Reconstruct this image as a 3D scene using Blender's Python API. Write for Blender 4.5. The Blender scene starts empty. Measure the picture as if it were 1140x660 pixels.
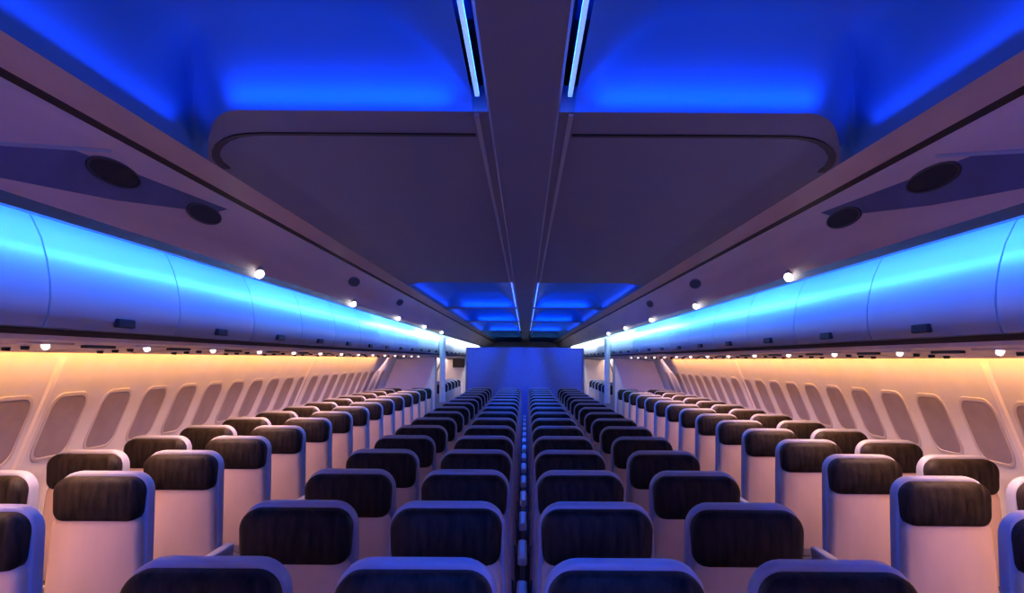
import bpy, bmesh, math, random
from mathutils import Vector, Matrix
random.seed(7)
S = bpy.context.scene
COL = S.collection
EYE = 1.64
PI = math.pi

# ------------------------------------------------------------------ helpers
def link(name, me, m=None, parent=None):
    o = bpy.data.objects.new(name, me)
    if m is not None and me is not None and not me.materials:
        me.materials.append(m)
    COL.objects.link(o)
    if parent is not None:
        o.parent = parent
    return o

def to_mesh(name, bm, smooth=False, angle=35):
    bmesh.ops.recalc_face_normals(bm, faces=bm.faces[:])
    me = bpy.data.meshes.new(name)
    bm.to_mesh(me); bm.free()
    if smooth:
        me.shade_smooth()
        me.set_sharp_from_angle(angle=math.radians(angle))
    return me

def obj(name, bm, m, parent=None, smooth=False, angle=35):
    return link(name, to_mesh(name, bm, smooth, angle), m, parent)

def thing(name, label, cat, loc=(0, 0, 0), group=None):
    o = bpy.data.objects.new(name, None); COL.objects.link(o)
    o.empty_display_size = 0.1
    o.location = loc; o['label'] = label; o['category'] = cat
    if group: o['group'] = group
    return o

def dup(root, loc, label, group=None):
    r = root.copy(); COL.objects.link(r); r.location = loc; r['label'] = label
    if group: r['group'] = group
    for ch in list(root.children):
        c = ch.copy(); COL.objects.link(c); c.parent = r
        for g in list(ch.children):
            d = g.copy(); COL.objects.link(d); d.parent = c
    return r

def struct(name, bm, m, smooth=False, angle=35):
    o = obj(name, bm, m, None, smooth, angle); o['kind'] = 'structure'; return o

def box(bm, x0, x1, y0, y1, z0, z1, bev=0.0, seg=2):
    r = bmesh.ops.create_cube(bm, size=1.0)
    vs = r['verts']
    for v in vs:
        v.co = Vector(((x0+x1)/2 + v.co.x*(x1-x0), (y0+y1)/2 + v.co.y*(y1-y0), (z0+z1)/2 + v.co.z*(z1-z0)))
    if bev > 0:
        es = list({e for v in vs for e in v.link_edges})
        bmesh.ops.bevel(bm, geom=es, offset=bev, segments=seg, affect='EDGES', profile=0.5)
    return bm

def prism_y(bm, poly, y0, y1):
    """closed (x, z) outline run along the cabin from y0 to y1"""
    a = [bm.verts.new((x, y0, z)) for x, z in poly]
    b = [bm.verts.new((x, y1, z)) for x, z in poly]
    n = len(poly)
    for i in range(n):
        bm.faces.new((a[i], a[(i+1) % n], b[(i+1) % n], b[i]))
    bm.faces.new(a); bm.faces.new(b[::-1])
    return bm

def sec(s, pts):
    """mirrored (x, height above eye) section -> (x, z)"""
    return [(s*x, EYE + h) for x, h in pts]

def rrect(w0, w1, z0, z1, rb, rt, n=6):
    """rounded outline: bottom width w0 at z0, top width w1 at z1"""
    pts = []
    def corner(cx, cz, r, a0):
        for i in range(n+1):
            a = a0 + (PI/2)*i/n
            pts.append((cx + r*math.cos(a), cz + r*math.sin(a)))
    corner(w1/2 - rt, z1 - rt, rt, 0)
    corner(-w1/2 + rt, z1 - rt, rt, PI/2)
    corner(-w0/2 + rb, z0 + rb, rb, PI)
    corner(w0/2 - rb, z0 + rb, rb, 1.5*PI)
    return pts

def slab(pts, yf, yb, ef, eb, lean=0.0, zc=1.05, seg=4, dome=0.0):
    """outline (x, z) made thick from yf (front) to yb (back) with rounded rims"""
    bm = bmesh.new()
    cx = sum(p[0] for p in pts)/len(pts); cz = sum(p[1] for p in pts)/len(pts)
    hw = max(abs(p[0]-cx) for p in pts); hh = max(abs(p[1]-cz) for p in pts)
    rings = []
    def ring(y, ins):
        kx = (hw - ins)/hw; kz = (hh - ins)/hh
        return [(cx + (x-cx)*kx, y, cz + (z-cz)*kz) for x, z in pts]
    for i in range(seg+1):
        a = (PI/2)*i/seg
        rings.append(ring(yf + ef*(1-math.sin(a)), ef*(1-math.cos(a))) )
    rings = rings[::-1]
    # rings[0]: innermost at front ... rings[-1]: full outline
    front = []
    for k in (0.0, 0.35, 0.7):
        if k > 0:
            r0 = rings[0]
            front.append([(cx + (x-cx)*k, y - dome*(1-k*k), cz + (z-cz)*k) for x, y, z in r0])
    R = front + rings
    for i in range(seg+1):
        a = (PI/2)*i/seg
        R.append(ring(yb - eb*(1-math.sin(a)), eb*(1-math.cos(a))))
    V = [[bm.verts.new((x, y + (z-zc)*lean, z)) for x, y, z in r] for r in R]
    n = len(pts)
    for a, b in zip(V[:-1], V[1:]):
        for i in range(n):
            bm.faces.new((a[i], a[(i+1) % n], b[(i+1) % n], b[i]))
    c = bm.verts.new((cx, R[0][0][1] - dome*0.12 + (cz-zc)*lean, cz))
    for i in range(n):
        bm.faces.new((c, V[0][(i+1) % n], V[0][i]))
    bm.faces.new(V[-1])
    return bm

# ------------------------------------------------------------------ materials
def mat(name, col, rough=0.5, spec=0.5, noise=0.0, nscale=20.0, stretch=(1, 1, 1), emit=None, est=0.0, bump=0.0, coat=0.0):
    m = bpy.data.materials.new(name); m.use_nodes = True
    nt = m.node_tree; b = nt.nodes['Principled BSDF']
    b.inputs['Base Color'].default_value = (*col, 1)
    b.inputs['Roughness'].default_value = rough
    b.inputs['Specular IOR Level'].default_value = spec
    if coat: b.inputs['Coat Weight'].default_value = coat
    if noise > 0 or bump > 0:
        tc = nt.nodes.new('ShaderNodeTexCoord'); mp = nt.nodes.new('ShaderNodeMapping')
        mp.inputs['Scale'].default_value = stretch
        nz = nt.nodes.new('ShaderNodeTexNoise'); nz.inputs['Scale'].default_value = nscale
        nz.inputs['Detail'].default_value = 4
        nt.links.new(tc.outputs['Object'], mp.inputs['Vector']); nt.links.new(mp.outputs['Vector'], nz.inputs['Vector'])
        if noise > 0:
            cr = nt.nodes.new('ShaderNodeValToRGB')
            cr.color_ramp.elements[0].position = 0.3; cr.color_ramp.elements[1].position = 0.7
            cr.color_ramp.elements[0].color = (*[c*(1-noise) for c in col], 1)
            cr.color_ramp.elements[1].color = (*[min(1, c*(1+noise)) for c in col], 1)
            nt.links.new(nz.outputs['Fac'], cr.inputs['Fac']); nt.links.new(cr.outputs['Color'], b.inputs['Base Color'])
        if bump > 0:
            bp = nt.nodes.new('ShaderNodeBump'); bp.inputs['Strength'].default_value = bump; bp.inputs['Distance'].default_value = 0.004
            nt.links.new(nz.outputs['Fac'], bp.inputs['Height']); nt.links.new(bp.outputs['Normal'], b.inputs['Normal'])
    if emit:
        b.inputs['Emission Color'].default_value = (*emit, 1); b.inputs['Emission Strength'].default_value = est
    return m

M_CEIL = mat('ceiling_plastic', (0.19, 0.21, 0.31), 0.5, 0.4, 0.03, 3)
M_COFFER = mat('coffer_plastic', (0.05, 0.25, 0.68), 0.55, 0.2, 0.02, 3)  # blue of the vault light put partly into the base colour
M_RAIL = mat('rail_plastic', (0.72, 0.54, 0.50), 0.38, 0.5, 0.10, 1.6, (1, 0.5, 6))
M_BLACK = mat('black_gasket', (0.006, 0.006, 0.008), 0.5)
M_NAVY = mat('dark_glossy_panel', (0.05, 0.05, 0.07), 0.3, 0.5)
M_RAILSHADOW = mat('painted_rail_shadow', (0.13, 0.14, 0.26), 0.5, 0.3, 0.2, 4)  # shade on the near rail, painted as its own dark colour
M_BIN = mat('bin_plastic', (0.42, 0.47, 0.54), 0.32, 0.5, 0.02, 3)
M_LATCH = mat('latch_dark', (0.02, 0.02, 0.03), 0.5, 0.2)
M_PSU = mat('service_panel_plastic', (0.78, 0.66, 0.62), 0.45, 0.4, 0.06, 9)
M_WALL = mat('sidewall_plastic', (0.74, 0.73, 0.74), 0.5, 0.35, 0.04, 5)
M_RIB = mat('pillar_rib_plastic', (0.92, 0.88, 0.84), 0.4)
M_SHADE = mat('window_shade', (0.36, 0.30, 0.31), 0.6, 0.3, 0.08, 8)
M_FRAME = mat('window_frame', (0.62, 0.57, 0.56), 0.45)
M_CARPET = mat('aisle_carpet', (0.05, 0.055, 0.11), 0.95, 0.1, 0.3, 60, bump=0.3)
M_SHELL = mat('seat_shell', (0.35, 0.37, 0.47), 0.38, 0.4, 0.03, 10)
M_LEATHER = mat('seat_leather', (0.60, 0.44, 0.35), 0.55, 0.35, 0.10, 7, (1, 1, 0.35), bump=0.15)
M_HEAD = mat('headrest_leather', (0.016, 0.011, 0.010), 0.55, 0.2, 0.95, 24, (1.6, 1, 0.25), bump=0.9)
M_SEATCUSH = mat('seat_cushion_cloth', (0.06, 0.06, 0.10), 0.85, 0.2, 0.2, 30)
M_ARM = mat('armrest_plastic', (0.45, 0.44, 0.46), 0.4)
M_METAL = mat('seat_metal', (0.35, 0.35, 0.38), 0.35)
M_DIV = mat('divider_fabric', (0.22, 0.30, 0.75), 0.7, 0.2, 0.05, 14)
M_PART = mat('partition_panel', (0.85, 0.72, 0.76), 0.55, 0.3, 0.03, 5)
M_CURT = mat('curtain_cloth', (0.78, 0.80, 0.86), 0.8, 0.1, 0.05, 12)
M_GALLEY = mat('galley_panel', (0.72, 0.62, 0.58), 0.5, 0.3, 0.05, 3)
M_BROWN = mat('brown_panel', (0.045, 0.02, 0.01), 0.4)
M_LED = mat('blue_strip_lamp', (0.8, 0.8, 0.8), 0.5, emit=(0.14, 0.36, 1.0), est=1.1)
M_LEDW = mat('white_lamp_lens', (0.9, 0.9, 0.9), 0.4, emit=(1.0, 0.93, 0.95), est=5.0)
M_LENS = mat('reading_lamp_lens', (0.9, 0.9, 0.9), 0.4, emit=(1.0, 0.80, 0.78), est=2.2)
M_OUT = mat('outer_skin', (0.2, 0.2, 0.22), 0.8)

# ------------------------------------------------------------------ lamps
def area(name, loc, direction, sx, sy, power, color, spread=180):
    """long lamp lying along the cabin: sy is its length along y"""
    l = bpy.data.lights.new(name, 'AREA'); l.shape = 'RECTANGLE'; l.size = sx; l.size_y = sy
    l.energy = power; l.color = color; l.spread = math.radians(spread)
    o = bpy.data.objects.new(name, l); COL.objects.link(o)
    z = -Vector(direction).normalized(); y = Vector((0, 1, 0)); x = y.cross(z).normalized(); y = z.cross(x)
    m = Matrix((x, y, z)).transposed().to_4x4(); m.translation = Vector(loc)
    o.matrix_world = m
    return o

BLUE = (0.0, 0.10, 1.0)
CYAN = (0.022, 0.16, 1.0)
WARM = (1.0, 0.42, 0.11)

YB, YE = -3.2, 36.0      # rear and front end of what is built

# ------------------------------------------------------------------ shell of the cabin
bm = bmesh.new(); box(bm, -2.75, 2.75, YB-0.1, YE+0.1, -0.08, 0.0); struct('floor', bm, M_CARPET)
bm = bmesh.new(); box(bm, -2.75, 2.75, YB-0.1, YE+0.1, EYE+1.06, EYE+1.14); struct('ceiling', bm, M_OUT)
bm = bmesh.new(); box(bm, -2.75, 2.75, YB-0.16, YB-0.06, 0, EYE+1.06); struct('wall_rear', bm, M_PART)
bm = bmesh.new(); box(bm, -2.75, 2.75, YE+0.0, YE+0.1, 0, EYE+1.06); struct('wall_front', bm, M_PART)
WP = [(2.36, 0.12), (2.40, 0.0), (2.46, -0.15), (2.65, -0.60), (2.68, -0.80), (2.65, -1.2), (2.52, -EYE)]
for s, nm in ((-1, 'left'), (1, 'right')):
    bm = bmesh.new()
    prism_y(bm, sec(s, WP + [(2.76, -EYE), (2.76, 1.06), (2.66, 1.06), (2.66, 0.12)]), YB-0.06, YE)
    struct('wall_'+nm, bm, M_WALL, True, 25)

# ------------------------------------------------------------------ coffered ceiling (heights above eye)
HD = 0.75
OUT_X = 1.17
def lip_h(x):            # the strip outboard of the flat panel dips towards the rail
    return HD if x < 1.0 else HD - 0.02*(x-1.0)/0.17

def tail(x):             # how far the outer edge of the near vault runs on past its end
    t = min(1.0, max(0.0, (x-0.86)/(OUT_X-0.86)))
    return 0.56*t*t*(1.6-0.6*t)
def coffer_bm(s, y0, y1, depth=0.21, run=0.24, r=0.34, inner=0.155, long_edge=False):
    """blue-lit vault: smooth dome above a round-cornered opening"""
    bm = bmesh.new()
    xs = [inner, inner+0.004]; x = inner+0.03
    while x < OUT_X-0.03: xs.append(x); x += 0.035
    xs += [OUT_X-0.004, OUT_X]
    ys = [y0, y0+0.004]; y = y0+0.03
    while y < y1-0.03:
        ys.append(y)
        y += 0.03 if (y-y0 < 0.6 or y1-y < 0.7) else 0.12
    ys += [y1-0.004, y1]
    def dist(x, y):
        # inside distance to rounded rect; outer corners rounded, inner ones square
        dx = OUT_X - x; dy = min(y-y0, y1-y); di = x-inner
        if dx < r and dy < r:
            d = r - math.hypot(r-dx, r-dy)
        else:
            d = min(dx, dy)
        return max(0.0, min(d, di*0.8 + 0.02))
    G = []
    for y in ys:
        row = []
        for x in xs:
            t = min(1.0, dist(x, y)/run)
            yy = y0 + (y-y0)*(y1+tail(x)-y0)/(y1-y0) if long_edge else y
            row.append(bm.verts.new((s*x, yy, EYE + lip_h(x) + depth*math.sin(t*PI/2)**0.9)))
        G.append(row)
    for a, b in zip(G[:-1], G[1:]):
        for i in range(len(xs)-1):
            bm.faces.new((a[i], a[i+1], b[i+1], b[i]))
    # back skin so the vault has thickness
    top = EYE + 1.03
    c = [bm.verts.new(p) for p in ((s*inner, y0, top), (s*OUT_X, y0, top), (s*OUT_X, y1, top), (s*inner, y1, top))]
    bm.faces.new(c)
    return bm

CO = [(YB, 2.54), (8.2, 12.2), (12.45, 16.5), (16.75, 22.0), (22.3, 28.0), (28.3, YE)]
trim_n = [0]
def trim(bm, m, smooth=False, angle=35):
    trim_n[0] += 1
    return struct('trim_%d' % trim_n[0], bm, m, smooth, angle)

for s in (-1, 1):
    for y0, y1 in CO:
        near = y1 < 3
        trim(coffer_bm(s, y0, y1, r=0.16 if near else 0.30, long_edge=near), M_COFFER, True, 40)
    # flat dropped panels between the vaults
    edges = [(2.54, 8.2), (12.2, 12.45), (16.5, 16.75), (22.0, 22.3), (28.0, 28.3)]
    for y0, y1 in edges:
        bm = bmesh.new()
        if y0 < 3:
            xs = [0.10, 0.86] + [0.86 + (OUT_X-0.86)*i/10 for i in range(1, 11)]
            q = [[bm.verts.new((s*x, yy, EYE+lip_h(x)+dz)) for x in xs] for dz in (0, 0.08) for yy in (0, 1)]
            for row, far in zip(q, (0, 1, 0, 1)):
                for v, x in zip(row, xs): v.co.y = y1 if far else y0 + tail(x)
            n = len(xs)
            for i in range(n-1):
                bm.faces.new((q[0][i], q[0][i+1], q[1][i+1], q[1][i])); bm.faces.new((q[2][i], q[3][i], q[3][i+1], q[2][i+1]))
                bm.faces.new((q[0][i], q[2][i], q[2][i+1], q[0][i+1])); bm.faces.new((q[1][i], q[1][i+1], q[3][i+1], q[3][i]))
            bm.faces.new((q[0][0], q[1][0], q[3][0], q[2][0])); bm.faces.new((q[0][-1], q[2][-1], q[3][-1], q[1][-1]))
            trim(bm, M_CEIL); continue
        prism_y(bm, sec(s, [(0.10, HD), (1.0, HD), (OUT_X, HD-0.02), (OUT_X, HD+0.06), (0.10, HD+0.06)]), y0, y1)
        trim(bm, M_CEIL)
    # dark seam around the end of the long dropped panel
    bm = bmesh.new()
    path = [(0.16, 2.80), (0.86, 2.80)]
    for i in range(1, 9):
        a = (PI/2)*i/8
        path.append((0.86 + 0.29*math.sin(a), 3.24 - 0.44*math.cos(a)))
    prev = None
    for i, (x, y) in enumerate(path):
        p0 = Vector(path[max(0, i-1)]); p1 = Vector(path[min(len(path)-1, i+1)])
        t = (p1-p0).normalized(); n = Vector((-t.y, t.x))*0.014
        z = EYE + lip_h(x)
        q = [bm.verts.new((s*(x+n.x), y+n.y, z-0.004)), bm.verts.new((s*(x-n.x), y-n.y, z-0.004)),
             bm.verts.new((s*(x-n.x), y-n.y, z+0.006)), bm.verts.new((s*(x+n.x), y+n.y, z+0.006))]
        if prev:
            for k in range(4):
                bm.faces.new((prev[k], prev[(k+1) % 4], q[(k+1) % 4], q[k]))
        else: bm.faces.new(q)
        prev = q
    bm.faces.new(prev[::-1])
    trim(bm, M_BLACK)
    # raised pale bead either side of the spine
    bm = bmesh.new(); prism_y(bm, sec(s, [(0.138, HD-0.006), (0.152, HD-0.006), (0.152, HD+0.01), (0.138, HD+0.01)]), 2.56, 8.18)
    trim(bm, M_BIN)

# spine
bm = bmesh.new()
prism_y(bm, [(-0.108, EYE+HD+0.10), (-0.108, EYE+HD), (-0.10, EYE+HD-0.008), (0.10, EYE+HD-0.008), (0.108, EYE+HD), (0.108, EYE+HD+0.10)], YB, YE)
trim(bm, M_CEIL)

# side rails over the aisles
RAIL = [(1.17, 0.73), (1.262, 0.698), (1.268, 0.715), (1.286, 0.71), (1.292, 0.688), (1.36, 0.580), (1.43, 0.468), (1.436, 0.455),
        (1.442, 0.430), (1.465, 0.430), (1.468, 0.47), (1.40, 0.66), (1.3, 0.82), (1.17, 0.84)]
for s in (-1, 1):
    bm = bmesh.new(); prism_y(bm, sec(s, RAIL), YB, YE); trim(bm, M_RAIL, True, 20)
    bm = bmesh.new(); prism_y(bm, sec(s, [(1.2635, 0.6990), (1.2905, 0.6900), (1.289, 0.712), (1.266, 0.714)]), YB, YE); trim(bm, M_BLACK)
    bm = bmesh.new(); prism_y(bm, sec(s, [(1.434, 0.457), (1.439, 0.424), (1.467, 0.424), (1.467, 0.457)]), YB, YE); trim(bm, M_NAVY)

# service channel between bins and side wall
PSU = [(1.63, 0.085), (1.66, 0.058), (1.70, 0.054), (2.235, 0.0186), (2.245, 0.035), (1.70, 0.09)]
for s in (-1, 1):
    bm = bmesh.new(); prism_y(bm, sec(s, PSU), YB, YE); trim(bm, M_PSU)

for s in (-1, 1):
    bm = bmesh.new(); prism_y(bm, sec(s, [(1.621, 0.0925), (1.640, 0.0735), (1.646, 0.078), (1.628, 0.0945)]), YB, YE); trim(bm, M_BLACK)

# ribs on the side wall
def on_wall(h):
    for (x0, h0), (x1, h1) in zip(WP[:-1], WP[1:]):
        if h <= h0 and h >= h1:
            return x0 + (x1-x0)*(h0-h)/(h0-h1)
    return WP[-1][0]
for s in (-1, 1):
    for y in (4.36, 9.5):
        bm = bmesh.new(); rows = []
        for h in [0.0, -0.07, -0.15, -0.3, -0.45, -0.6, -0.8, -1.2]:
            x = on_wall(h)
            rows.append([bm.verts.new((s*(x+dx), y+dy, EYE+h)) for dx, dy in ((0.01, -0.035), (-0.014, -0.02), (-0.014, 0.02), (0.01, 0.035))])
        for a, b in zip(rows[:-1], rows[1:]):
            for k in range(4): bm.faces.new((a[k], a[(k+1) % 4], b[(k+1) % 4], b[k]))
        bm.faces.new(rows[0]); bm.faces.new(rows[-1][::-1])
        trim(bm, M_RIB)

# ------------------------------------------------------------------ windows with closed shades
ht, hb = -0.19, -0.575
def window_mesh(s):
    xt, xb = on_wall(ht), on_wall(hb)
    L = math.hypot(xb-xt, ht-hb)
    ax = Vector((s*(xb-xt)/L, 0, (hb-ht)/L))               # down the slope
    nrm = Vector((-s*(ht-hb)/L, 0, -(xb-xt)/L))            # into the cabin
    o = Vector((s*(xt+xb)/2, 0, EYE+(ht+hb)/2))
    def P(u, v, n): return o + Vector((0, u, 0)) + ax*v + nrm*n
    def ringpts(w, h, r): return rrect(w, w, -h/2, h/2, r, r, 6)
    W, H = 0.385, L
    fr = bmesh.new()
    a = ringpts(W, H, 0.10); b = ringpts(W-0.012, H-0.012, 0.095); c = ringpts(W-0.05, H-0.05, 0.08); d = ringpts(W-0.06, H-0.06, 0.075)
    R = [[fr.verts.new(P(u, v, n)) for u, v in pts] for pts, n in ((a, -0.006), (b, 0.004), (c, 0.005), (d, -0.006))]
    for q, w in zip(R, R[1:]+R[:1]):
        for i in range(len(q)): fr.faces.new((q[i], q[(i+1) % len(q)], w[(i+1) % len(q)], w[i]))
    sh = bmesh.new()
    e = ringpts(W-0.058, H-0.058, 0.075)
    f = [sh.verts.new(P(u, v, 0.002)) for u, v in e]; g = [sh.verts.new(P(u, v, -0.004)) for u, v in e]
    for i in range(len(f)): sh.faces.new((f[i], f[(i+1) % len(f)], g[(i+1) % len(f)], g[i]))
    sh.faces.new(f); sh.faces.new(g[::-1])
    # little pull bar on the shade
    gr = bmesh.new()
    vs = [P(u, v, n) for n in (0.001, 0.008) for u, v in ((-0.05, H/2-0.065), (0.05, H/2-0.065), (0.05, H/2-0.055), (-0.05, H/2-0.055))]
    v = [gr.verts.new(q) for q in vs]
    for q in ((0,1,2,3), (7,6,5,4), (0,4,5,1), (1,5,6,2), (2,6,7,3), (3,7,4,0)): gr.faces.new([v[i] for i in q])
    return to_mesh('window_frame', fr, True), to_mesh('window_shade', sh), to_mesh('shade_grip', gr)
wn = 0
for s in (-1, 1):
    fm, sm, gm = window_mesh(s)
    for i in range(22):
        y = 3.56 + 0.533*i
        if y > 15.2: break
        wn += 1
        r = bpy.data.objects.new('window_%d' % wn, None); COL.objects.link(r); r.location = (0, y, 0); r['kind'] = 'structure'
        link('window_frame', fm, M_FRAME, r)
        sh = link('window_shade', sm, M_SHADE, r)

ORD = ['first', 'second', 'third', 'fourth', 'fifth', 'sixth', 'seventh', 'eighth', 'ninth', 'tenth', 'eleventh', 'twelfth', 'thirteenth',
       'fourteenth', 'fifteenth', 'sixteenth', 'seventeenth', 'eighteenth', 'nineteenth', 'twentieth', 'twenty-first', 'twenty-second',
       'twenty-third', 'twenty-fourth', 'twenty-fifth', 'twenty-sixth', 'twenty-seventh', 'twenty-eighth', 'twenty-ninth', 'thirtieth',
       'thirty-first', 'thirty-second', 'thirty-third', 'thirty-fourth', 'thirty-fifth', 'thirty-sixth']
def side(s): return 'left' if s < 0 else 'right'

# ------------------------------------------------------------------ overhead bins
BINL = 1.06
DOOR = [(1.645, 0.088), (1.615, 0.10), (1.597, 0.14), (1.590, 0.20), (1.592, 0.26), (1.603, 0.33), (1.622, 0.40), (1.655, 0.47), (1.71, 0.54), (1.80, 0.60)]
DOORB = [(1.82, 0.585), (1.73, 0.52), (1.675, 0.46), (1.642, 0.40), (1.625, 0.33), (1.612, 0.26), (1.61, 0.20), (1.62, 0.14), (1.655, 0.105)]
BODY = [(1.66, 0.095), (2.30, 0.06), (2.34, 0.2), (2.34, 0.60), (1.83, 0.61), (1.74, 0.53), (1.69, 0.47), (1.655, 0.40), (1.64, 0.33), (1.628, 0.26), (1.625, 0.20), (1.635, 0.14)]
g = 0.006
def make_bin(s, y, label):
    t = thing('overhead_bin', label, 'overhead bin', (0, y, 0), 'overhead bins along the %s side' % side(s))
    bm = bmesh.new(); prism_y(bm, sec(s, BODY), 0.001, BINL-0.001); obj('bin_body', bm, M_BLACK, t)
    bm = bmesh.new(); prism_y(bm, sec(s, DOOR+DOORB), g, BINL-g); d = obj('bin_door', bm, M_BIN, t, True, 30)
    bm = bmesh.new(); box(bm, s*1.592-0.012, s*1.592+0.012, BINL/2-0.07, BINL/2+0.07, EYE+0.115, EYE+0.15, 0.005)
    obj('latch', bm, M_LATCH, d)
    return t
for s in (-1, 1):
    first = None; k = 0; y = 2.82-2*BINL
    while y < YE-BINL:
        if y < 15.4: lab = 'blue-lit overhead bin over the %s aisle, %s from the camera' % (side(s), ORD[k])
        else: lab = 'overhead bin beyond the %s curtain, %s past the partition' % (side(s), ORD[k-12])
        if first is None: first = make_bin(s, y, lab)
        else: dup(first, (0, y, 0), lab)
        y += BINL; k += 1
    # solid bulkhead behind the camera closing the bin run
    bm = bmesh.new(); prism_y(bm, sec(s, DOOR[:-1] + [(2.34, 0.60), (2.34, 0.09)]), YB, 2.82-2*BINL-0.01); trim(bm, M_BIN, True, 30)
    bm = bmesh.new(); prism_y(bm, sec(s, DOOR[:-1] + [(2.34, 0.60), (2.34, 0.09)]), y+0.01, YE); trim(bm, M_BIN, True, 30)

# ------------------------------------------------------------------ passenger service panels with reading lamps
def disc(bm, c, nrm, r, t, n=14):
    m = Vector((0, 0, 1)).rotation_difference(Vector(nrm)).to_matrix().to_4x4(); m.translation = Vector(c)
    bmesh.ops.create_cone(bm, cap_ends=True, segments=n, radius1=r, radius2=r*0.85, depth=t, matrix=m)
    return bm
def psu_h(x): return 0.054 - (x-1.70)*0.042/0.635
def make_psu(s, y, label):
    t = thing('reading_lamp_panel', label, 'reading lamp panel', (0, y, 0), 'reading lamp panels under the %s bins' % side(s))
    bm = bmesh.new()
    x0, x1 = 1.72, 2.12
    prism_y(bm, sec(s, [(x0, psu_h(x0)+0.002), (x0+0.004, psu_h(x0)-0.008), (x1-0.004, psu_h(x1)-0.008), (x1, psu_h(x1)+0.002)]), -0.16, 0.16)
    obj('panel_body', bm, M_PSU, t)
    n = (s*0.066, 0, -1)
    bm = bmesh.new(); disc(bm, (s*1.742, 0, EYE+psu_h(1.742)-0.014), (-s*0.5, -0.35, -0.8), 0.016, 0.014)
    obj('reading_lamp', bm, M_LENS, t, True)
    for k, x in enumerate((1.83, 1.90, 1.97)):
        bm = bmesh.new(); disc(bm, (s*x, 0.02, EYE+psu_h(x)-0.014), n, 0.016, 0.014)
        obj('air_vent', bm, M_LATCH, t, True)
    bm = bmesh.new(); box(bm, s*1.80-0.012, s*1.80+0.012, -0.45, -0.2, EYE+psu_h(1.80)-0.012, EYE+psu_h(1.80)+0.001, 0.002)
    obj('speaker_slot', bm, M_BLACK, t)
    return t
for s in (-1, 1):
    first = None
    for k in range(14):
        y = 3.06 + 0.82*k
        if y > 15.2: break
        lab = 'slim panel with one glowing reading lamp under %s bins, %s from the camera' % (side(s), ORD[k])
        if first is None: first = make_psu(s, y, lab)
        else: dup(first, (0, y, 0), lab)

# ------------------------------------------------------------------ spot lamps and dark vents on the rails
def make_spot(s, y, label):
    t = thing('aisle_spot_lamp', label, 'spot lamp', (0, y, 0), 'spot lamps on the %s ceiling rail' % side(s))
    bm = bmesh.new(); disc(bm, (s*1.425, 0, EYE+0.458), (-s*0.5, -0.6, -0.62), 0.034, 0.03, 18); b = obj('lamp_housing', bm, M_BIN, t, True)
    bm = bmesh.new(); disc(bm, (s*1.417, -0.012, EYE+0.446), (-s*0.5, -0.6, -0.62), 0.027, 0.012, 18); obj('lamp_lens', bm, M_LEDW, t, True)
    return t
for s in (-1, 1):
    first = None
    for k in range(5):
        y = 4.5 + 2.45*k
        lab = 'small white spot lamp at the %s rail edge, %s from the camera' % (side(s), ORD[k])
        if first is None: first = make_spot(s, y, lab)
        else: dup(first, (0, y, 0), lab)

def rail_point(s, u):
    """point on the sloped rail face, u=0 upper edge, 1 lower edge"""
    a = Vector((s*1.292, 0, EYE+0.688)); b = Vector((s*1.43, 0, EYE+0.468))
    return a.lerp(b, u)
def make_vent(s, y, label):
    t = thing('oval_air_vent', label, 'air vent', (0, y, 0), 'oval air vents on the ceiling rails')
    ax = (rail_point(s, 1)-rail_point(s, 0)).normalized(); n = Vector((-s*abs(ax.z), 0, -abs(ax.x))).normalized()
    o = rail_point(s, 0.38)
    def ring(bm, w, l, dn):
        return [bm.verts.new(o + ax*(w*math.sin(a)) + Vector((0, l*math.cos(a), 0)) + n*dn) for a in [2*PI*i/24 for i in range(24)]]
    bm = bmesh.new(); R = [ring(bm, .042, .185, -.006), ring(bm, .040, .180, .008), ring(bm, .034, .165, .008), ring(bm, .032, .16, -.004)]
    for q, w in zip(R, R[1:]+R[:1]):
        for i in range(24): bm.faces.new((q[i], q[(i+1) % 24], w[(i+1) % 24], w[i]))
    obj('vent_rim', bm, M_NAVY, t, True)
    bm = bmesh.new(); a = ring(bm, .033, .162, .006); b = ring(bm, .033, .162, -.005)
    for i in range(24): bm.faces.new((a[i], a[(i+1) % 24], b[(i+1) % 24], b[i]))
    bm.faces.new(a); bm.faces.new(b[::-1])
    obj('vent_grille', bm, M_BLACK, t)
    return t
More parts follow.
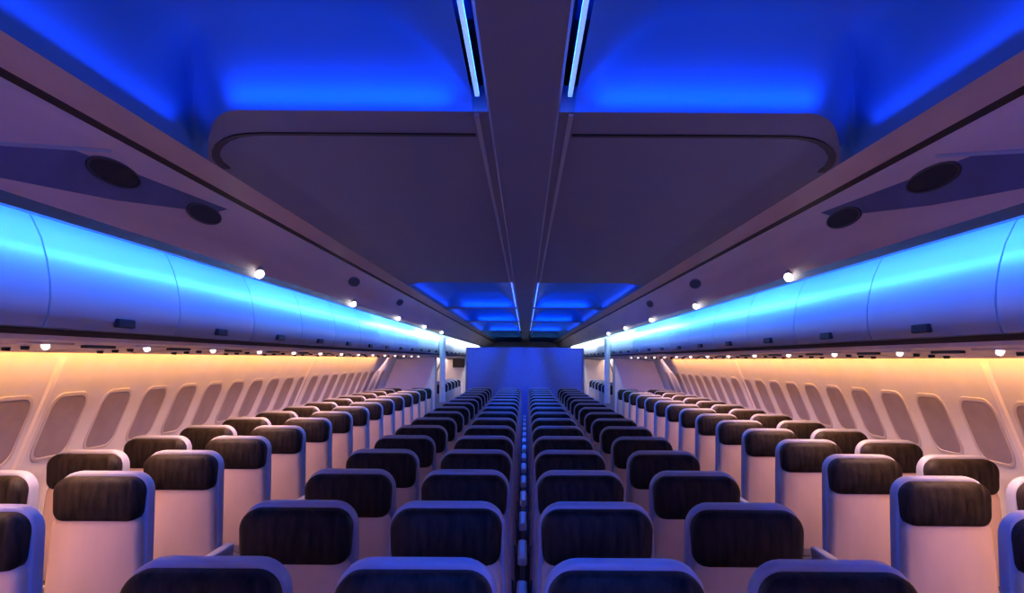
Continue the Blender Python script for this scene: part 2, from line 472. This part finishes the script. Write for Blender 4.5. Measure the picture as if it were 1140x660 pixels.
for s in (-1, 1):
    first = None
    for k, y in enumerate((2.75, 3.52, 6.6, 9.0)):
        lab = 'dark oval air vent on the %s ceiling rail, %s from the camera' % (side(s), ORD[k])
        if first is None: first = make_vent(s, y, lab)
        else: dup(first, (0, y, 0), lab)
    # shade and reflection on the near rail, painted as a dark patch
    t = thing('rail_shadow_patch', 'dark patch of painted shadow on the %s ceiling rail near the camera' % side(s), 'painted shadow', (0, 0, 0))
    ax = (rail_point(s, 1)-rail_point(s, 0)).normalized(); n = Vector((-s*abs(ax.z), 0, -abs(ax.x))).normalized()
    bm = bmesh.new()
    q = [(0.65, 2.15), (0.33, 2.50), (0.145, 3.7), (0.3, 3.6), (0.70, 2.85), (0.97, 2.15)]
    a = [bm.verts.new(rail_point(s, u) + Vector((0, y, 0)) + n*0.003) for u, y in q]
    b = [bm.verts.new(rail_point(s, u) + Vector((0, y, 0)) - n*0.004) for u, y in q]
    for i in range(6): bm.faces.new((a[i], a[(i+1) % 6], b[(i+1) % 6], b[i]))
    bm.faces.new(a); bm.faces.new(b[::-1]); obj('shadow_face', bm, M_RAILSHADOW, t)
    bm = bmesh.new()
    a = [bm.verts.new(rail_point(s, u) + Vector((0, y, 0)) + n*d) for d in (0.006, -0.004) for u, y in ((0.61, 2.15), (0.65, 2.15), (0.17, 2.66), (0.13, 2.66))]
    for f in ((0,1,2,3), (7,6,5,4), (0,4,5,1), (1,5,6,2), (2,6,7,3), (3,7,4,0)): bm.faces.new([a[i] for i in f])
    obj('reflection_strip', bm, M_BIN, t)  # pale strip standing in for a line of light reflected in the rail

# ------------------------------------------------------------------ seats
LEAN = 0.13
me_shell = to_mesh('backrest_shell', slab(rrect(0.445, 0.404, 0.36, 1.130, 0.03, 0.085, 7), 0.035, 0.125, 0.012, 0.03, LEAN), True, 50)
me_cush = to_mesh('back_cushion', slab(rrect(0.43, 0.385, 0.42, 0.955, 0.03, 0.05), -0.02, 0.05, 0.03, 0.006, LEAN, dome=0.010), True, 60)
me_head = to_mesh('headrest', slab(rrect(0.380, 0.388, 0.925, 1.114, 0.05, 0.065, 7), -0.035, 0.05, 0.035, 0.006, LEAN, dome=0.012), True, 60)
bm = slab(rrect(0.44, 0.44, -0.56, -0.06, 0.03, 0.05), -0.46, -0.355, 0.03, 0.02, 0, dome=0.012)
bmesh.ops.rotate(bm, verts=bm.verts, cent=(0, 0, 0), matrix=Matrix(((1, 0, 0), (0, 0, 1), (0, -1, 0))))
me_seat = to_mesh('seat_cushion', bm, True, 60)
bm = bmesh.new(); box(bm, -0.215, 0.215, -0.52, 0.02, 0.30, 0.352, 0.01); me_frame = to_mesh('seat_frame', bm)
bm = bmesh.new()
box(bm, -0.02, 0.02, -0.50, 0.02, 0.0, 0.035, 0.006); box(bm, -0.016, 0.016, -0.42, -0.37, 0.02, 0.32, 0.005); box(bm, -0.016, 0.016, -0.12, -0.07, 0.02, 0.32, 0.005)
me_leg = to_mesh('leg', bm)
bm = bmesh.new()
box(bm, -0.024, 0.024, -0.40, 0.03, 0.595, 0.64, 0.012, 3); me_arm = to_mesh('armrest', bm, True, 50)
bm = bmesh.new()
box(bm, -0.014, 0.014, -0.02, 0.045, 0.33, 0.60, 0.006); me_armp = to_mesh('armrest_post', bm)
bm = bmesh.new()
box(bm, -0.19, 0.19, -0.33, -0.295, 0.462, 0.472, 0.003); box(bm, -0.03, 0.03, -0.345, -0.28, 0.466, 0.482, 0.004); me_belt = to_mesh('seat_belt', bm)

def make_seat(label, group, loc, arms):
    t = thing('airline_seat', label, 'seat', loc, group)
    link('backrest_shell', me_shell, M_SHELL, t)
    link('back_cushion', me_cush, M_LEATHER, t)
    link('headrest', me_head, M_HEAD, t)['label'] = 'black headrest'
    link('seat_cushion', me_seat, M_SEATCUSH, t)
    link('seat_frame', me_frame, M_METAL, t)
    link('seat_belt', me_belt, M_LATCH, t)
    for x in (-0.15, 0.15):
        link('leg', me_leg, M_METAL, t).location.x = x
    for x in arms:
        a = link('armrest', me_arm, M_ARM, t); a.location.x = x
        p = link('armrest_post', me_armp, M_METAL, a)
    return t
protos = {}
def put_seat(label, group, loc, arms):
    if arms not in protos: protos[arms] = make_seat(label, group, loc, arms)
    else: dup(protos[arms], loc, label, group)
PITCH = 0.86
def rowname(k, n):
    return '%s row from the camera' % ORD[k] if k < n-5 else ('row at the blue divider' if k == n-1 else '%s row back from the blue divider' % ORD[n-1-k])
NC = 16
D0 = 2.05
for k in range(NC):
    y = D0 + PITCH*k
    for x, who, arms in ((-0.785, 'left aisle-side seat of the centre block', (-0.262,)), (-0.262, 'left inner seat of the centre block', (-0.262,)),
                         (0.262, 'right inner seat of the centre block', (-0.262,)), (0.785, 'right aisle-side seat of the centre block', (-0.262, 0.262))):
        put_seat('blue-lit %s, %s' % (who, rowname(k, NC)), 'centre block seats with black headrests', (x, y, 0), arms)
NS = 15
for k in range(NS):
    y = 2.79 + PITCH*k
    for s in (-1, 1):
        for x, who in ((1.845, 'aisle seat of the %s pair'), (2.365, 'window seat of the %s pair')):
            if who[0] == 'w' and k == 0: continue
            arms = (-0.262, 0.262) if (x < 2) == (s > 0) else ((-0.262,) if s < 0 else (0.262,))
            if s > 0: arms = (-0.262,) if x < 2 else (-0.262, 0.25)
            else: arms = (-0.262, 0.262) if x < 2 else (-0.25,)
            rn = '%s visible row' % ORD[k] if k < NS-5 else ('row at the curtain' if k == NS-1 else '%s row back from the curtain' % ORD[NS-1-k])
            put_seat('pinkish %s, black headrest, %s' % (who % side(s), rn), 'seat pairs beside the %s wall' % side(s), (s*x, y, 0), arms)
for k in range(6):
    y = 17.1 + PITCH*k
    for s in (-1, 1):
        arms = (-0.262, 0.262)
        put_seat('dark blue-lit aisle seat past the %s curtain, %s row beyond it' % (side(s), ORD[k]), 'aisle seats beyond the curtains', (s*1.845, y, 0), arms)

# ------------------------------------------------------------------ divider, partitions, curtains, forward galley
YD = 15.55
t = thing('cabin_divider', 'low blue padded divider wall across the end of the centre block', 'divider', (0, YD, 0))
bm = bmesh.new(); box(bm, -1.07, 1.07, 0, 0.05, 0.0, EYE+0.20, 0.02, 3); obj('divider_panel', bm, M_DIV, t, True, 50)
bm = bmesh.new(); box(bm, -1.09, 1.09, -0.012, 0.062, EYE+0.19, EYE+0.22, 0.008, 2); obj('top_rail', bm, M_DIV, t)
for x in (-1.085, 1.085):
    bm = bmesh.new(); box(bm, x-0.012, x+0.012, -0.012, 0.062, 0.0, EYE+0.19, 0.004); obj('end_post', bm, M_SHELL, t)
for s in (-1, 1):
    t = thing('side_partition', 'pinkish partition panel behind the last %s seat pair' % side(s), 'partition', (0, YD, 0))
    bm = bmesh.new()
    P = [(1.66, -EYE), (2.50, -EYE), (2.63, -1.2), (2.66, -0.8), (2.63, -0.6), (2.44, -0.15), (2.385, -0.01), (1.66, 0.03)]
    prism_y(bm, sec(s, P), 0.0, 0.04); obj('partition_panel', bm, M_PART, t)
    bm = bmesh.new(); box(bm, min(s*1.635, s*1.67), max(s*1.635, s*1.67), -0.015, 0.055, 0, EYE+0.04, 0.006); obj('edge_post', bm, M_SHELL, t)
    # gathered curtain hanging at the aisle
    c = thing('aisle_curtain', 'pale gathered curtain hanging beside the %s aisle' % side(s), 'curtain', (s*1.525, YD-0.06, 0))
    bm = bmesh.new(); N = 40; rings = []
    for z in [0.84, 1.0, 1.2, 1.4, 1.6, 1.8, 1.95, 2.03]:
        kk = 0.85 + 0.15*abs(z-1.4)
        rings.append([bm.verts.new(((0.052*kk)*math.cos(a)*(1+0.18*math.sin(9*a)), (0.06*kk)*math.sin(a)*(1+0.18*math.sin(9*a)), z)) for a in [2*PI*i/N for i in range(N)]])
    for a, b in zip(rings[:-1], rings[1:]):
        for i in range(N): bm.faces.new((a[i], a[(i+1) % N], b[(i+1) % N], b[i]))
    bm.faces.new(rings[0]); bm.faces.new(rings[-1])
    obj('curtain_cloth', bm, M_CURT, c, True, 60)
    bm = bmesh.new(); box(bm, -0.03, 0.03, -0.03, 0.03, 2.02, 2.06, 0.004); obj('curtain_hook', bm, M_METAL, c)
    # forward galley cabinet past the seats
    gcab = thing('galley_cabinet', 'pale galley cabinet past the %s curtain at the aisle end' % side(s), 'cabinet', (0, 24.0, 0))
    bm = bmesh.new(); prism_y(bm, sec(s, [(1.72, -EYE), (2.50, -EYE), (2.62, -0.8), (2.6, -0.6), (2.42, -0.15), (2.36, -0.01), (1.72, 0.02)]), 0, 1.2); obj('cabinet_body', bm, M_GALLEY, gcab)
    bm = bmesh.new(); box(bm, min(s*1.78, s*2.3), max(s*1.78, s*2.3), -0.02, 0.0, 0.15, 0.95, 0.005); obj('cabinet_door', bm, M_PART, gcab)
t = thing('wall_screen', 'dark brown screen on the galley front past the left curtain', 'screen', (0, 24.0, 0))
bm = bmesh.new(); box(bm, -2.07, -1.73, -0.06, -0.002, EYE-0.24, EYE+0.0, 0.01); b = obj('screen_housing', bm, M_BLACK, t)
bm = bmesh.new(); box(bm, -2.05, -1.75, -0.064, -0.055, EYE-0.22, EYE-0.02, 0.002); obj('screen_glass', bm, M_BROWN, t)

# ------------------------------------------------------------------ lighting
def strip(name, s, x, h, y0, y1, direction, width, wpm, color, spread=180):
    return area(name, (s*x, (y0+y1)/2, EYE+h), direction, width, y1-y0, wpm*(y1-y0), color, spread)
for s in (-1, 1):
    # blue light in the vaults: spine and lip strips, plus added unseen fills
    for (y0, y1) in CO[:4]:
        a, b = y0+0.05, y1-0.14
        strip('vault_light', s, 0.128, HD+0.03, a, b, (s*0.9, 0, 0.1), 0.03, 0.35, BLUE)
        strip('vault_light', s, 0.114, HD+0.055, a, b, (s*0.35, 0, -1), 0.008, 9.5, BLUE)  # added hidden downlight, turns the centre seats blue
        strip('vault_light', s, 1.115, HD+0.005, a, b + (0.33 if y1 < 3 else 0), (-s*0.15, 0, 1), 0.03, 0.5, BLUE)
        e = area('vault_light', (s*0.56, y1-0.055, EYE+HD+0.006), (0, 0.35, 1), 0.68, 0.03, 1.1, BLUE)  # added unseen light, brightens the end wall of the vault
        bm = bmesh.new(); prism_y(bm, sec(s, [(0.127, HD+0.002), (0.139, HD+0.002), (0.139, HD+0.012), (0.127, HD+0.012)]), a, b)
        o = trim(bm, M_LED)
    # strip over the bin doors
    for y0, y1, w, c in ((YB, 5, 10.0, CYAN), (5, 9, 11.0, (0.03, 0.20, 1.0)), (9, 12.5, 14.0, (0.07, 0.31, 1.0)), (12.5, 15.4, 13.0, (0.30, 0.65, 1.0)), (15.4, 18.5, 5.0, (0.5, 0.75, 1.0))):
        strip('bin_lamp', s, 1.482, 0.455, y0, y1, (s*1.0, 0, -0.12), 0.02, w, c)
    strip('bin_lamp', s, 1.482, 0.455, 18.5, 30.0, (s*1.0, 0, -0.35), 0.02, 12.0, (0.75, 0.85, 1.0))
    # warm cove at the head of the side wall, plus an added pink fill
    strip('wall_light', s, 2.285, 0.036, YB, 13.6, (s*0.5, 0, -1), 0.04, 3.9, WARM)
    strip('wall_light', s, 2.285, 0.036, 13.9, 15.4, (s*0.3, 0.5, -1), 0.04, 4.0, (1.0, 0.55, 0.50))  # added fill that makes the partition pinker
    strip('wall_light', s, 2.285, 0.036, 19.5, 24.0, (s*0.5, 0, -1), 0.04, 5.0, (1.0, 0.7, 0.55))
    # reading lamps, one run per side under the service panels
    strip('reading_lamp_light', s, 1.95, 0.015, -1.5, 13.6, (s*0.25, -0.0, -1), 0.06, 6.6, (1.0, 0.54, 0.47), 100)

w = bpy.data.worlds.new('cabin'); S.world = w; w.use_nodes = True
w.node_tree.nodes['Background'].inputs[0].default_value = (0.02, 0.02, 0.05, 1)
w.node_tree.nodes['Background'].inputs[1].default_value = 1.0

# ------------------------------------------------------------------ camera
cam = bpy.data.cameras.new('camera'); co = bpy.data.objects.new('camera', cam); COL.objects.link(co)
cam.sensor_width = 36.0; cam.lens = 933/1140*36.0; cam.sensor_fit = 'HORIZONTAL'
cam.shift_x = -(585-570)/1140; cam.shift_y = (400-330)/1140
cam.clip_start = 0.05; cam.clip_end = 100
co.matrix_world = Matrix.Translation((0.01, 0, EYE)) @ Matrix.Rotation(math.radians(-0.35), 4, 'Y') @ Matrix.Rotation(PI/2, 4, 'X')
S.camera = co
S.view_settings.view_transform = 'Standard'; S.view_settings.look = 'None'
S.view_settings.exposure = 0.0; S.view_settings.gamma = 1.0; S.view_settings.use_curve_mapping = False
S.cycles.max_bounces = 8; S.cycles.diffuse_bounces = 5; S.cycles.use_denoising = True
